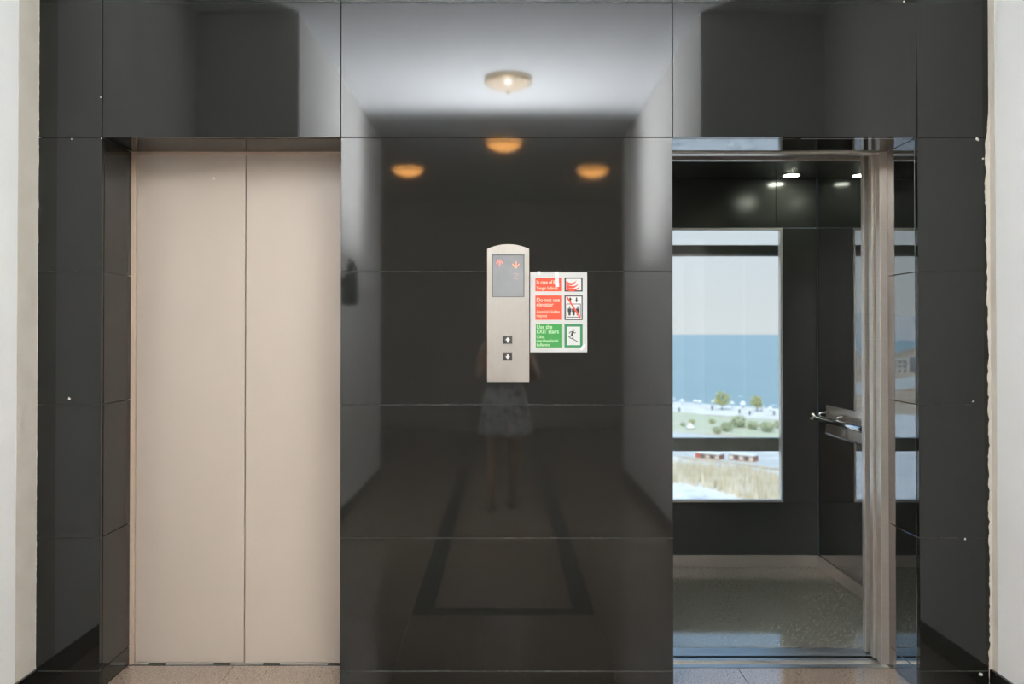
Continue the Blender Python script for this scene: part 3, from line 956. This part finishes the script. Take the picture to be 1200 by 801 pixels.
me.polygons.foreach_set('use_smooth', [True] * len(me.polygons))
body = link('body', me, per)
# dress
prof = [(.555, .205, .165), (.60, .198, .158), (.70, .185, .142), (.80, .172, .126), (.90, .150, .108), (.975, .121, .091), (1.05, .128, .096), (1.12, .142, .108), (1.18, .143, .098), (1.20, .138, .085)]
vs, fs, n = [], [], 72
for j, (z, rx, ry) in enumerate(prof):
    am = max(0, (.9 - z) / .35) * .07
    for i in range(n):
        a_ = 2 * math.pi * i / n
        wv = 1 + am * math.sin(9 * a_ + .4) + am * .5 * math.sin(14 * a_)
        vs.append((rx * wv * math.cos(a_), .004 + ry * wv * math.sin(a_), z))
m_ = len(prof)
for j in range(m_ - 1):
    for i in range(n):
        q = (i + 1) % n
        fs.append((j * n + i, j * n + q, (j + 1) * n + q, (j + 1) * n + i))
d_ = MB(); d_.add(vs, fs, True)
dr = d_.build('dress', M['dress'], per)
md = dr.modifiers.new('thick', 'SOLIDIFY'); md.thickness = .003
for s_ in (-1, 1):
    MB().tube([(s_ * .09, .09, 1.19), (s_ * .092, .055, 1.262), (s_ * .092, .0, 1.298), (s_ * .092, -.05, 1.262), (s_ * .09, -.078, 1.19)], .009, 8).build('strap', M['dress'], dr)
# shoes
for (s_, ax, ay) in ((-1, -.108, -.165), (1, .062, -.315)):
    x, y = ax, ay - PY
    sh_ = MB()
    out = [(-.030, -.075), (-.036, -.02), (-.040, .06), (-.036, .12), (-.015, .158), (.015, .158), (.036, .12), (.040, .06), (.036, -.02), (.030, -.075), (.0, -.088)]
    vs, fs = [], []
    k_ = len(out)
    for (z, f_) in ((0.0, 1.0), (.018, 1.02), (.03, 1.0)):
        vs += [(x + u * f_, y + w * f_, z) for u, w in out]
    for j in range(2):
        for i in range(k_):
            q = (i + 1) % k_
            fs.append((j * k_ + i, j * k_ + q, (j + 1) * k_ + q, (j + 1) * k_ + i))
    fs.append(tuple(range(k_))); fs.append(tuple(2 * k_ + i for i in range(k_)))
    sh_.add(vs, fs)
    so = sh_.build('shoe', M['shoe'], per)
    MB().tube([(x - .042, y + .07, .03), (x - .03, y + .075, .062), (x, y + .078, .074), (x + .03, y + .075, .062), (x + .042, y + .07, .03)], .008, 8).build('shoe_strap', M['shoe'], so)
# hair: cap and ponytail
vs, fs, n = [], [], 24
hr = MB()
for j in range(11):
    th = math.pi * .62 * j / 10
    for i in range(n):
        a_ = 2 * math.pi * i / n
        fr_ = max(0, math.sin(a_)) ** 2
        t_ = th * (1 - .42 * fr_)
        vs.append((hc[0] + .074 * math.sin(t_) * math.cos(a_), hc[1] - .004 + .094 * math.sin(t_) * math.sin(a_), hc[2] + .004 + .111 * math.cos(t_)))
for j in range(10):
    for i in range(n):
        q = (i + 1) % n
        fs.append((j * n + i, (j + 1) * n + i, (j + 1) * n + q, j * n + q))
hr.add(vs, fs, True)
ho = hr.build('hair', M['hair'], per)
MB().tube([(0, -.075, 1.45), (0, -.115, 1.44), (0, -.125, 1.36), (0, -.115, 1.27), (0, -.105, 1.20)], [.02, .03, .034, .026, .008], 12).build('ponytail', M['hair'], ho)
for s_ in (-1, 1):
    MB().ball((s_ * .027, .088, 1.405), .010, .006, .006, 10, 6).build('eye', M['eye'], per)

# camera with a flash and bounce card
M['lensglass'] = mat('lens_glass', (.01, .01, .015), .05, spec=.8)
M['card'] = mat('white_card', (.78, .78, .78), .7, noise=(50., 2., (.75, .75, .75), .4, .6))
pc = thing('photo_camera', 'black camera with a raised flash held in front of the face', 'camera', (0, -.105, CAMZ - .055))
def cb(name, bl, m, parent=None):
    o = keep(bl.build(name, M[m]), pc)
    if parent is not None:
        o.parent = parent; o.matrix_parent_inverse = Matrix.Identity(4)
    return o
q = MB(); q.cbox((-.068, -.142, CAMZ - .05), (.068, -.085, CAMZ + .038), .006); q.cbox((.040, -.09, CAMZ - .048), (.070, -.060, CAMZ + .03), .008)
cb('camera_body', q, 'black')
cb('prism_housing', MB().cbox((-.028, -.150, CAMZ + .036), (.028, -.075, CAMZ + .062), .006), 'black')
lz = MB()
def ylathe(prof, n=28):
    vs, fs = [], []
    for (r, y) in prof:
        for i in range(n):
            a_ = 2 * math.pi * i / n
            vs.append((r * math.cos(a_), y, CAMZ + r * math.sin(a_)))
    for j in range(len(prof) - 1):
        for i in range(n):
            k3 = (i + 1) % n
            fs.append((j * n + i, j * n + k3, (j + 1) * n + k3, (j + 1) * n + i))
    fs.append(tuple(range(n))); fs.append(tuple((len(prof) - 1) * n + i for i in range(n)))
    return MB().add(vs, fs, True)
ln = cb('lens', ylathe([(.03, -.088), (.033, -.08), (.033, -.05), (.0345, -.048), (.0345, -.03), (.036, -.028), (.036, -.012), (.031, -.012), (.029, -.018)]), 'black')
cb('front_glass', ylathe([(.029, -.019), (.02, -.0165), (.001, -.0155)]), 'lensglass', ln)
fx = cb('flash', MB().cbox((-.020, -.118, CAMZ + .060), (.020, -.092, CAMZ + .078), .002).cbox((-.033, -.130, CAMZ + .078), (.033, -.078, CAMZ + .130), .005).cbox((-.037, -.128, CAMZ + .132), (.037, -.070, FLASH_P[2] - .003), .004), 'black')
cb('bounce_card', MB().box((-.075, -.1385, FLASH_P[2] - .03), (.075, -.137, FLASH_P[2] + .105)), 'card', fx)
# ------------------------------------------------------------------ the coast below the glazed shaft
ZG = -24.6
def gp(px, py, z=ZG):
    d = ray(px, py); k_ = (z - CAMZ) / d.z
    return Vector((d.x * k_, d.y * k_, z))
M['sea'] = mat('sea_water', (.25, .37, .395), .35, spec=.15, noise=[((.02, .006, 1.), 4., (.275, .39, .41), .4, .65)])
M['soil'] = mat('dry_soil', (.46, .34, .235), .95, spec=.1, noise=[(.03, 5., (.60, .50, .38), .42, .62), (.12, 4., (.36, .30, .20), .58, .72)])
M['paving'] = mat('pale_paving', (.80, .79, .75), .9, spec=.1, noise=(.15, 4., (.66, .64, .58), .5, .72))
M['lawn'] = mat('dry_lawn', (.56, .58, .42), .95, spec=.1, noise=[(.10, 4., (.62, .60, .46), .42, .62)])
M['asphalt'] = mat('pale_road', (.58, .59, .57), .9, spec=.1, noise=(.2, 4., (.70, .70, .66), .45, .65))
M['rubble'] = mat('white_rubble', (.80, .81, .80), .9, spec=.1, noise=[(.25, 5., (.58, .60, .62), .52, .68), (.7, 3., (.62, .50, .40), .62, .72)])
M['leaf'] = mat('olive_leaves', (.45, .46, .20), .85, spec=.15, noise=(.8, 3., (.56, .55, .30), .4, .6))
M['leaf2'] = mat('pale_green_leaves', (.42, .46, .28), .85, spec=.15, noise=(.8, 3., (.54, .56, .38), .4, .6))
M['bark'] = mat('bark', (.22, .17, .12), .9, noise=(3., 3., (.16, .12, .09), .4, .6))
M['straw'] = mat('dry_reeds', (.66, .57, .40), .9, spec=.1, noise=(.35, 3., (.80, .74, .62), .42, .58))
M['brick'] = mat('red_brown_boards', (.36, .16, .11), .85, noise=(1.2, 3., (.44, .24, .17), .4, .6))
M['redp'] = mat('red_paint', (.62, .12, .09), .7, noise=(1.2, 3., (.55, .10, .08), .4, .6))
M['plaster'] = mat('pale_facade', (.72, .68, .62), .85, noise=(.3, 3., (.64, .60, .55), .4, .6))
M['hill'] = mat('hazed_hills', (.50, .51, .51), .95, spec=.05, noise=(.003, 5., (.55, .52, .48), .4, .6))  # distance haze is put into this pale base colour
M['darkpost'] = mat('dark_post', (.10, .10, .11), .7, noise=(2., 2., (.14, .14, .15), .4, .6))
M['canvas'] = mat('white_canvas', (.82, .82, .80), .8, noise=(.8, 2., (.76, .76, .74), .4, .6))

c0, c1 = gp(789, 470.5), gp(917, 479)
U = (c1 - c0).normalized(); V = Vector((U.y, -U.x, 0))
if V.y > 0: V = -V
O = (c0 + c1) / 2
def uv(u, v, z=0.0):
    p = O + U * u + V * v
    return (p.x, p.y, ZG + z)
def strip(name, u0, u1, v0, v1, zt, m, label, kind='structure', wig=2.0, n=40):
    """a ground band with slightly uneven edges and a real thickness"""
    vs, fs = [], []
    for i in range(n + 1):
        u = u0 + (u1 - u0) * i / n
        a, c = v0 + random.uniform(-wig, wig), v1 + random.uniform(-wig, wig)
        vs += [uv(u, a, zt), uv(u, c, zt), uv(u, a, -.3), uv(u, c, -.3)]
    for i in range(n):
        q = 4 * i
        fs += [(q, q + 4, q + 5, q + 1), (q, q + 2, q + 6, q + 4), (q + 1, q + 5, q + 7, q + 3)]
    return tag(MB().add(vs, fs).build(name, M[m]), label, kind=kind)
b = MB()
b.add([uv(-9000, 2500, -.02), uv(-9000, 0, -.02), uv(3000, 0, -.02), uv(3000, 2500, -.02), uv(-9000, 2500, -3), uv(-9000, 0, -3), uv(3000, 0, -3), uv(3000, 2500, -3)],
      [(0, 1, 2, 3), (1, 5, 6, 2)])
tag(b.build('ground', M['soil']), 'bare brown ground between the building and the shore', kind='structure')
b = MB()
b.add([uv(-26000, 5, -1.2), uv(26000, 5, -1.2), uv(26000, -26000, -1.2), uv(-26000, -26000, -1.2)], [(0, 1, 2, 3)])
tag(b.build('sea', M['sea']), 'calm pale blue sea seen through the glass', kind='structure')
UA, UB = -130, 190
strip('promenade', UA - 200, UB, 0, 36, .02, 'paving', 'pale paved promenade along the shore', wig=.8)
strip('lawn', UA, UB, 36, 82, .03, 'lawn', 'dry green lawn behind the promenade', wig=3)
strip('path', UA, 2, 66, 86, .05, 'paving', 'pale path curving across the lawn', wig=2.5)
strip('road', UA - 300, UB, 84, 122, .04, 'asphalt', 'pale road in front of the lawn', wig=.5)
strip('rubble_lot', UA + 10, UB, 124, 240, .05, 'rubble', 'white rubble lot below the reeds', wig=2)

# trees, shrubs
def foliage(r, rz, nleaf, size, seed):
    rnd = random.Random(seed); b = MB()
    for _ in range(nleaf):
        a_ = rnd.uniform(0, 2 * math.pi); u = rnd.uniform(-1, 1); q = math.sqrt(1 - u * u)
        k_ = rnd.uniform(.55, 1.0) * (1 + .18 * math.sin(3 * a_ + seed) + .12 * math.sin(5 * u + seed))
        c = Vector((r * k_ * q * math.cos(a_), r * k_ * q * math.sin(a_), rz * k_ * u))
        d1 = Vector((rnd.gauss(0, 1), rnd.gauss(0, 1), rnd.gauss(0, 1))).normalized(); d2 = d1.cross(Vector((rnd.gauss(0, 1), rnd.gauss(0, 1), rnd.gauss(0, 1)))).normalized()
        s_ = size * rnd.uniform(.6, 1.3)
        b.add([c - d1 * s_, c + d2 * s_ * .6, c + d1 * s_, c - d2 * s_ * .6], [(0, 1, 2, 3)])
    return b
def tree(px, py_base, py_c, rpx, label, m='leaf', seed=1, group=None):
    p = gp(px, py_base); D = p.y
    r = rpx * D / F; h = (py_base - py_c) * D / F
    t = thing('tree', label, 'tree', p, group)
    o = foliage(r, r * .95, 420, .16 * r, seed).build('crown', M[m], t, fix=False); o.location = (0, 0, h)
    MB().tube([(0, 0, -.1), (.1, 0, h * .4), (-.05, .05, h * .95)], [.16, .13, .07], 8).build('trunk', M['bark'], t)
    for a_ in (0, 2.1, 4.2):
        MB().tube([(0, 0, h * .55), (r * .5 * math.cos(a_), r * .5 * math.sin(a_), h)], [.08, .03], 6).build('branch', M['bark'], t)
tree(846, 480, 467.5, 9.0, 'round olive green tree standing taller against the sea', seed=3)
tree(886.5, 482, 470.5, 7.5, 'smaller yellowish round tree standing against the sea', seed=5)
sp = [(811, 494, 4.2, 'small dark shrub beside the white tent'), (834, 493.5, 4, 'small round shrub left alone on the lawn above the path'), (851, 500, 7.5, 'broad shrub at the edge of the pale path'),
      (865, 494, 9.5, 'largest rounded shrub in the middle of the lawn'), (840, 504, 5.5, 'low shrub beside the kerb of the road'), (882, 498, 7, 'grey green shrub next to the largest shrub'),
      (899, 500, 8.5, 'wide pale shrub near the end of the lawn'), (911, 497, 6, 'pale shrub last in the row on the lawn'), (800, 497, 3.5, 'small low shrub before the white tent')]
for i, (px, py, r_, lb) in enumerate(sp):
    p = gp(px, py + r_ * .7)
    D = p.y; r = r_ * D / F
    t = thing('shrub', lb, 'shrub', p, 'shrubs on the lawn')
    o = foliage(r, r * .75, 380, .15 * r, 20 + i).build('foliage', M['leaf2' if i not in (0, 1) else 'leaf'], t, fix=False); o.location = (0, 0, r * .72)
    MB().tube([(0, 0, -.1), (.05, 0, r * .7)], [.12, .05], 6).build('stem', M['bark'], t)
for i, (px, py, lb) in enumerate(((796, 482, 'short dark kiosk post on the promenade away from the trees'), (834.5, 480, 'dark post on the promenade beside the taller tree'), (866.5, 484, 'dark post on the promenade between the two trees'), (878.5, 486, 'slim dark post beside the smaller tree'), (907, 486, 'dark post past the smaller tree'))):
    p = gp(px, py); D = p.y
    t = thing('promenade_post', lb, 'post', p, 'dark posts along the promenade')
    hgt = 4.6 * D / F
    MB().lathe([(.35, 0), (.35, .15), (.28, .2), (.28, hgt * .8)], 12).build('column', M['darkpost'], t)
    MB().lathe([(.45, hgt * .8), (.5, hgt * .85), (.1, hgt)], 12).build('cap', M['darkpost'], t)
p = gp(809, 503)
t = thing('tent', 'small white pointed tent on the pale path', 'tent', p)
b = MB(); w = .95
b.add([(-w, -w, .5), (w, -w, .5), (w, w, .5), (-w, w, .5), (0, 0, 2.0)], [(0, 1, 4), (1, 2, 4), (2, 3, 4), (3, 0, 4), (0, 3, 2, 1)])
b.build('canopy', M['canvas'], t)
for sx in (-1, 1):
    for sy in (-1, 1):
        MB().tube([(sx * .9, sy * .9, 0), (sx * .9, sy * .9, .55)], .05, 6).build('pole', M['darkpost'], t)
# white parasols along the water's edge
rnd = random.Random(21)
u = -62.0
pm = None
while u < 75:
    p = uv(u, rnd.uniform(3.5, 13))
    h, r = rnd.uniform(1.7, 2.5), rnd.uniform(.8, 1.3)
    t = thing('beach_parasol', 'white pointed parasol at the water edge of the promenade', 'parasol', p, 'white parasols along the shore')
    MB().lathe([(r, h - .75), (r * .93, h - .72), (r * .5, h - .3), (.02, h)], 10).build('canopy', M['canvas'], t)
    MB().tube([(0, 0, 0), (0, 0, h - .1)], .05, 6).build('pole', M['darkpost'], t)
    u += rnd.uniform(2.4, 4.6)
# kiosks by the road
def kiosk(px0, px1, pyb, pyt, label, ends):
    a, c = gp(px0, pyb), gp(px1, pyb + 3)
    L = (c - a).length; ang = math.atan2(c.y - a.y, c.x - a.x)
    h = (pyb - pyt) * a.y / F
    t = thing('roadside_kiosk', label, 'kiosk', (a + c) / 2, 'low kiosks along the road'); t.rotation_euler = (0, 0, ang)
    MB().box((-L / 2, -1.1, 0), (L / 2, 1.1, h)).build('body', M['brick'], t)
    MB().cbox((-L / 2 - .15, -1.4, h), (L / 2 + .15, 1.3, h + .22), .04).build('roof', M['canvas'], t)
    nn = 5
    for i in range(nn):
        x = -L / 2 + L * (i + .5) / nn
        MB().box((x - L / nn * .36, -1.16, .25), (x + L / nn * .36, -1.08, h - .2)).build('shutter', M['redp' if (i in ends) else 'darkpost' if i % 2 else 'plaster'], t)
kiosk(818, 846, 535.5, 529.5, 'low red brown kiosk with a red shutter by the road', (0,))
kiosk(857, 886, 538, 531, 'low red brown kiosk with a white roof and plain shutters', ())
# reeds
rnd = random.Random(11); b = MB()
for _ in range(26000):
    u = rnd.uniform(-75, 110); v = 134 + 18 * rnd.random() ** 1.2 + 2.5 * math.sin(u * .21) + 1.8 * math.sin(u * .07 + 1)
    if math.sin(u * .35 + 2) + math.sin(u * .13) > 1.2 and v > 138: continue
    p = uv(u, v); h = rnd.uniform(1.2, 2.9); a_ = rnd.uniform(0, math.pi); w = rnd.uniform(.05, .13)
    lx, ly = rnd.gauss(0, .28), rnd.gauss(0, .28)
    dx, dy = math.cos(a_) * w, math.sin(a_) * w
    b.add([(p[0] - dx, p[1] - dy, p[2]), (p[0] + dx, p[1] + dy, p[2]), (p[0] + lx, p[1] + ly, p[2] + h)], [(0, 1, 2)])
tag(b.build('dry_reeds', M['straw'], fix=False), 'band of tall dry straw coloured reeds above the rubble', 'reeds', kind='stuff')
# rubble stones
rnd = random.Random(5); b = MB()
for _ in range(900):
    p = uv(rnd.uniform(-70, 100), rnd.uniform(158, 200)); s_ = rnd.uniform(.15, .6)
    v_ = [(p[0] + s_ * rnd.uniform(.5, 1) * x, p[1] + s_ * rnd.uniform(.5, 1) * y, p[2] + s_ * rnd.uniform(.3, .6) * z) for z in (0, 1) for y in (-1, 1) for x in (-1, 1)]
    b.add(v_, [(0, 2, 3, 1), (4, 5, 7, 6), (0, 1, 5, 4), (2, 6, 7, 3), (0, 4, 6, 2), (1, 3, 7, 5)])
tag(b.build('rubble_stones', M['rubble'], fix=False), 'scattered pale rubble stones below the reeds', 'rubble', kind='stuff')
# town and hills across the bare ground, mirrored in the recess of the open lift
rnd = random.Random(9)
for i in range(22):
    az = math.radians(-13 - 1.45 * i); D = rnd.uniform(560, 690) * (1 + .012 * i)
    x, y = D * math.sin(az), D * math.cos(az)
    w, dpt, h = rnd.uniform(10, 17), rnd.uniform(9, 12), rnd.uniform(8, 17)
    t = thing('apartment_building', 'pale flat roofed block in the distant town by the shore', 'building', (x, y, ZG), 'blocks of the distant town')
    t.rotation_euler = (0, 0, -az + rnd.uniform(-.4, .4))
    MB().box((-w / 2, -dpt / 2, 0), (w / 2, dpt / 2, h)).build('wall', M['plaster'], t)
    MB().box((-w / 2 - .3, -dpt / 2 - .3, h), (w / 2 + .3, dpt / 2 + .3, h + .6)).build('roof', M['paving'], t)
    wm = None
    for fl_ in range(int(h // 3)):
        for kx in range(4):
            x0_ = -w / 2 + w * (kx + .28) / 4; x1_ = x0_ + w * .11
            if wm is None:
                wo = MB().box((0, -.06, 0), (x1_ - x0_, .06, 1.4)).build('window', M['darkpost'], t); wm = wo.data
            else:
                wo = link('window', wm, t)
            wo.location = (x0_, -dpt / 2, .9 + 3 * fl_)
def ridge(name, label, D, a0, a1, hgt, depth, seed, m='hill', n=70, k=10):
    rnd = random.Random(seed); ph = [rnd.uniform(0, 6) for _ in range(6)]
    vs, fs = [], []
    for i in range(n + 1):
        az = math.radians(a0 + (a1 - a0) * i / n); f_ = i / n
        env = min(1, f_ * 6, (1 - f_) * 6)
        top = hgt * env * (.62 + .2 * math.sin(5 * f_ * 3 + ph[0]) + .12 * math.sin(13 * f_ * 3 + ph[1]) + .06 * math.sin(31 * f_ * 3 + ph[2]))
        for j in range(k + 1):
            g = j / k
            dd = D + depth * g
            z = ZG - 1.4 + top * (math.sin(g * math.pi) ** 1.2) * (1 + .08 * math.sin(20 * f_ + 9 * g + ph[3])) if 0 < j < k else ZG - 1.4
            vs.append((dd * math.sin(az), dd * math.cos(az), z))
    for i in range(n):
        for j in range(k):
            q = i * (k + 1) + j
            fs.append((q, q + 1, q + k + 2, q + k + 1))
    o = MB().add(vs, fs, True).build(name, M[m])
    return tag(o, label, kind='structure')
ridge('far_hill', 'hills across the bay with haze put into their pale colour', 3800, -62, -6, 215, 2200, 2)
ridge('near_hill', 'low brown rise behind the distant town', 760, -70, -19, 22, 260, 4, 'soil')
